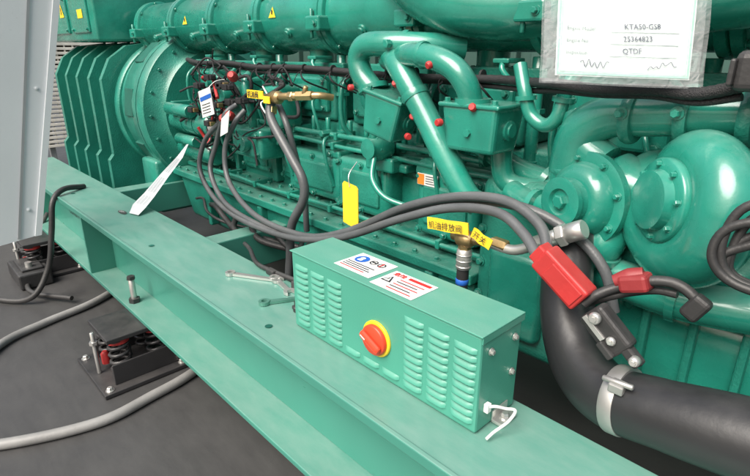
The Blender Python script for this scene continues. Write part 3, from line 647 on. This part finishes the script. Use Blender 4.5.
rb((.06,-.005,.012),(.03,.012,.012),.005);rb((-.02,-.022,-.010),(.03,.003,.006),.001,1);rb((.03,-.02,-.02),(.02,.01,.008),.003)
p.make('clamp_body',cl)
for o_,l_,r_ in (((-.035,-.02,.01),.014,.013),((.02,-.02,.005),.010,.010),((.075,-.015,.02),.018,.011)):
    p=P(STL);p.cyl(c+R@V(o_),c+R@V(o_)+V((0,-l_,0)),r_,seg=18);p.lathe(c+R@V(o_)+V((0,-l_-.001,0)),Y_,[(0,r_*.5),(.003,r_*.5)],6,0,False);p.make('clamp_screw',cl)
p=P(BLK);p.tube([(-.43,1.04,.875),(-.41,1.05,.90),(-.375,1.07,.925),(-.33,1.08,.95),(-.28,1.09,.96),(-.24,1.09,.945),(-.225,1.09,.92)],.011,12,8);p.make('clamp_cable',cl)
p=P(BLK);p.tube([(-.43,1.06,.87),(-.40,1.07,.89),(-.36,1.09,.91),(-.31,1.1,.93),(-.27,1.1,.935)],.009,12,8);p.make('clamp_cable',cl)
REDD=mat('dark_red_plastic',(.24,.025,.028),.5,var=.2,bump=.2,dust=.2,dustcol=(.3,.15,.14))
p=P(REDD);p.tube([(-.385,1.07,.935),(-.36,1.08,.95),(-.335,1.088,.96)],[.014,.019,.017],12);p.box((-.375,1.055,.925),(-.315,1.10,.962),.008,rot=Matrix.Rotation(-.35,3,'Y'));p.make('red_sleeve',cl)
p=P(BLK);p.box((-.25,1.075,.895),(-.212,1.105,.95),.010,seg=3,rot=Matrix.Rotation(.5,3,'Y'));p.make('rubber_boot',cl)
for off,dx in ((0,0),(.022,.012),(.044,-.01),(.062,.015),(.08,0)):
    p=P(BLK);p.tube([(.1,1.1+dx,1.13+off),(-.10,1.09+dx,1.10+off*.8),(-.19+dx,1.08+dx,1.06+off),(-.21+dx,1.07+dx,1.03+off*.4),(-.18,1.07+dx,1.0+off*.1),(-.08,1.07+dx,.995),(.1,1.08,1.0-off*.5)],.0085,10,8)
    p.make('looped_cable',label='black cable looped beside the turbocharger',cat='cable',group='looped black cables by the turbocharger')
# ------------------------------------------------------------------ big black hose
hs=empty('coolant_hose',(-.3,1.05,.6),'large black rubber hose bending down with steel clamp','hose')
p=P(HOS);p.tube([(-.585,1.27,.96),(-.55,1.20,.87),(-.50,1.13,.78),(-.43,1.07,.712),(-.34,1.02,.695),(-.22,1.0,.722),(-.05,1.0,.75),(.2,1.0,.765)],[.058,.062,.066,.068,.068,.070,.078,.08],40,12)
p.make('hose_body',hs)
p=P(STD)
d=V((.9,-.1,.16)).normalized();c=V((-.305,1.012,.703))
p.lathe(c-d*.018,d,[(0,.0690),(0,.0730),(.004,.0745),(.026,.0745),(.03,.0730),(.03,.0690)],40)
q=c+V((.0,-.05,.06));p.box(q-V((.015,.015,.01)),q+V((.015,.015,.01)),.003);p.cyl(c+V((-.03,-.055,.07)),c+V((.03,-.055,.075)),.006)
p.make('hose_clamp',hs)
# ------------------------------------------------------------------ rail clutter
def wrench(loc,rz,L=.16,lab='',mt=STL):
    p=P(mt);o=V(loc)
    R=Matrix.Rotation(rz,3,'Z')
    def T(pts): return [o+R@V(q) for q in pts]
    p.ext(T([(-L/2+.01,-.010,0),(L/2-.01,-.008,0),(L/2-.01,.008,0),(-L/2+.01,.010,0)]),(0,0,.009))
    n=14;pts=[]
    for k in range(n+1):
        t=radians(40)+radians(280)*k/n;pts.append((L/2+.010+cos(t)*.022,.022*sin(t),0))
    pts+=[(L/2+.006,-.008,0),(L/2+.006,.008,0)]
    p.ext(T(pts),(0,0,.011))
    for k in range(16):
        t0=2*pi*k/16;t1=2*pi*(k+1)/16
        p.ext(T([(-L/2+.019*cos(t0),.019*sin(t0),0),(-L/2+.019*cos(t1),.019*sin(t1),0),(-L/2+.010*cos(t1),.010*sin(t1),0),(-L/2+.010*cos(t0),.010*sin(t0),0)]),(0,0,.012))
    p.make('wrench',label=lab,cat='wrench',group='wrenches lying on the base rail')
GT=mat('green_tool_steel',(.12,.3,.24),.35,metal=.5,var=.3)
wrench((-1.60,.89,.602),.5,.19,'combination wrench lying on the base rail')
wrench((-1.36,.86,.602),1.1,.12,'short green spanner lying near the isolator box',GT)
wrench((-1.47,.93,.602),-.2,.13,'combination wrench beside the black connectors')
for k,(x,y) in enumerate(((-1.33,.92),(-1.27,.86))):
    p=P(BLK,STL);p.lathe((x,y,.602),Zp,[(0,.016),(.015,.018),(.022,.012),(.034,.012)],16);p.box((x-.025,y-.008,.602),(x,y+.008,.615),.003)
    p.make('pipe_fitting',label='small black pipe fitting lying on the base rail',cat='fitting',group='loose fittings on the base rail')
p=P(BLK,STL);p.tube([(-1.95,1.06,.60),(-1.8,1.0,.63),(-1.68,.96,.615),(-1.55,.965,.615),(-1.40,.975,.62),(-1.27,1.0,.615)],.009,10)
p.box((-1.42,.935,.602),(-1.35,.97,.635),.006);p.box((-1.6,.945,.602),(-1.55,.97,.625),.005);p.box((-1.35,.942,.606),(-1.335,.963,.63),.003,1)
p.make('connector_lead',label='black wiring lead with plug lying along the rail edge',cat='cable')
# ------------------------------------------------------------------ spring mount
def mount(x):
    m_=empty('spring_mount',(x,.62,.0),'black steel spring isolator mount under the base rail','vibration mount','spring mounts under the base rail')
    p=P(SPR,STL)
    p.box((x-.20,.44,.003),(x+.20,.82,.022),.003)
    for a in (-.17,.17):
        for b in (.47,.79): p.bolt((x+a,b,.022),Zp,.012,.014,1)
    p.make('base_plate',m_)
    p=P(SPR,RED);p.box((x-.13,.50,.212),(x+.13,.80,.2335),.004);p.box((x-.15,.50,.022),(x-.14,.80,.12),.003);p.box((x+.14,.50,.022),(x+.15,.80,.12),.003)
    p.make('top_plate',m_)
    for a in (-.075,.075):
        for b in (.56,.72):
            p=P(SPR,RED);p.ring([V((x+a+.042*cos(t*.55),b+.042*sin(t*.55),.033+t*.0031)) for t in range(58)],[.008]*58,8,0);p.lathe((x+a,b,.19),Zp,[(0,.046),(.02,.046)],18,1);p.make('coil_spring',m_)
    p=P(RED,STL);p.lathe((x-.02,.52,.05),Zp,[(0,.018),(.05,.018),(.06,.01)],14);p.cyl((x+.0,.48,.022),(x+.0,.48,.23),.009,m=1,seg=12);p.lathe((x,.48,.17),Zp,[(0,.018),(.015,.018)],6,1,False)
    p.make('levelling_bolt',m_)
mount(-2.32);mount(-3.9)
FG='grey cables on the floor'
p=P(FCB);p.tube([(-2.2,-.3,.022),(-2.55,-.05,.022),(-2.91,.19,.022),(-3.02,.42,.022),(-3.10,.69,.022),(-3.3,1.0,.022)],.020,12,10);p.make('floor_cable',label='grey cable lying across the black floor',cat='cable',group=FG)
p=P(FCB);p.tube([(-2.3,-.2,.022),(-2.09,.06,.022),(-1.97,.36,.022),(-1.99,.58,.022),(-2.04,.80,.022),(-2.2,1.1,.022)],.021,12,10);p.make('floor_cable',label='pale grey cable curving under the rail mount',cat='cable',group=FG)
p=P(BLK);p.tube([(-3.5,.85,.61),(-3.42,.72,.63),(-3.36,.64,.58),(-3.34,.60,.42),(-3.34,.54,.2),(-3.36,.42,.04),(-3.6,.25,.02),(-4.0,.1,.02)],.016,12,8);p.make('hanging_cable',label='black cable looped over the rail down to floor',cat='cable')
p=P(BLK);p.tube([(-4.2,.75,.3),(-4.0,.60,.16),(-3.8,.52,.05),(-3.5,.45,.03),(-3.2,.6,.04)],.014,12,8);p.make('floor_lead',label='thin black lead lying beside the rail mount',cat='cable')
p=P(BLK,STL);p.box((-3.95,.42,.003),(-3.6,.6,.10),.01);p.box((-3.9,.45,.10),(-3.65,.57,.115),.006);p.lathe((-3.7,.5,.115),Zp,[(0,.02),(.03,.02)],12,1);p.make('junction_box',label='small black junction box on the floor by the rail',cat='box')
# ------------------------------------------------------------------ camera, light
cam=bpy.data.cameras.new('camera');co=bpy.data.objects.new('camera',cam);scene.collection.objects.link(co)
co.location=(0,0,1.4);co.rotation_euler=V((-.6825,.6472,-.3396)).to_track_quat('-Z','Y').to_euler()
cam.lens=25;cam.sensor_width=36;cam.clip_start=.02;cam.clip_end=500;scene.camera=co
w=bpy.data.worlds.new('World');scene.world=w;w.use_nodes=True;nt=w.node_tree
sky=nt.nodes.new('ShaderNodeTexSky');sky.sky_type='NISHITA';sky.sun_disc=False
sd=V((.10,-.85,1.0)).normalized()
sky.sun_elevation=asin(sd.z);sky.sun_rotation=atan2(sd.x,sd.y);sky.air_density=1.4;sky.dust_density=8
nt.links.new(sky.outputs[0],nt.nodes['Background'].inputs[0]);nt.nodes['Background'].inputs[1].default_value=.15
s=bpy.data.lights.new('sun','SUN');s.energy=4.4;s.angle=radians(45);s.color=(1,.98,.95)
so=bpy.data.objects.new('sun',s);scene.collection.objects.link(so);so.rotation_euler=sd.to_track_quat('Z','Y').to_euler()
scene.view_settings.view_transform='Standard';scene.view_settings.look='None';scene.view_settings.exposure=0
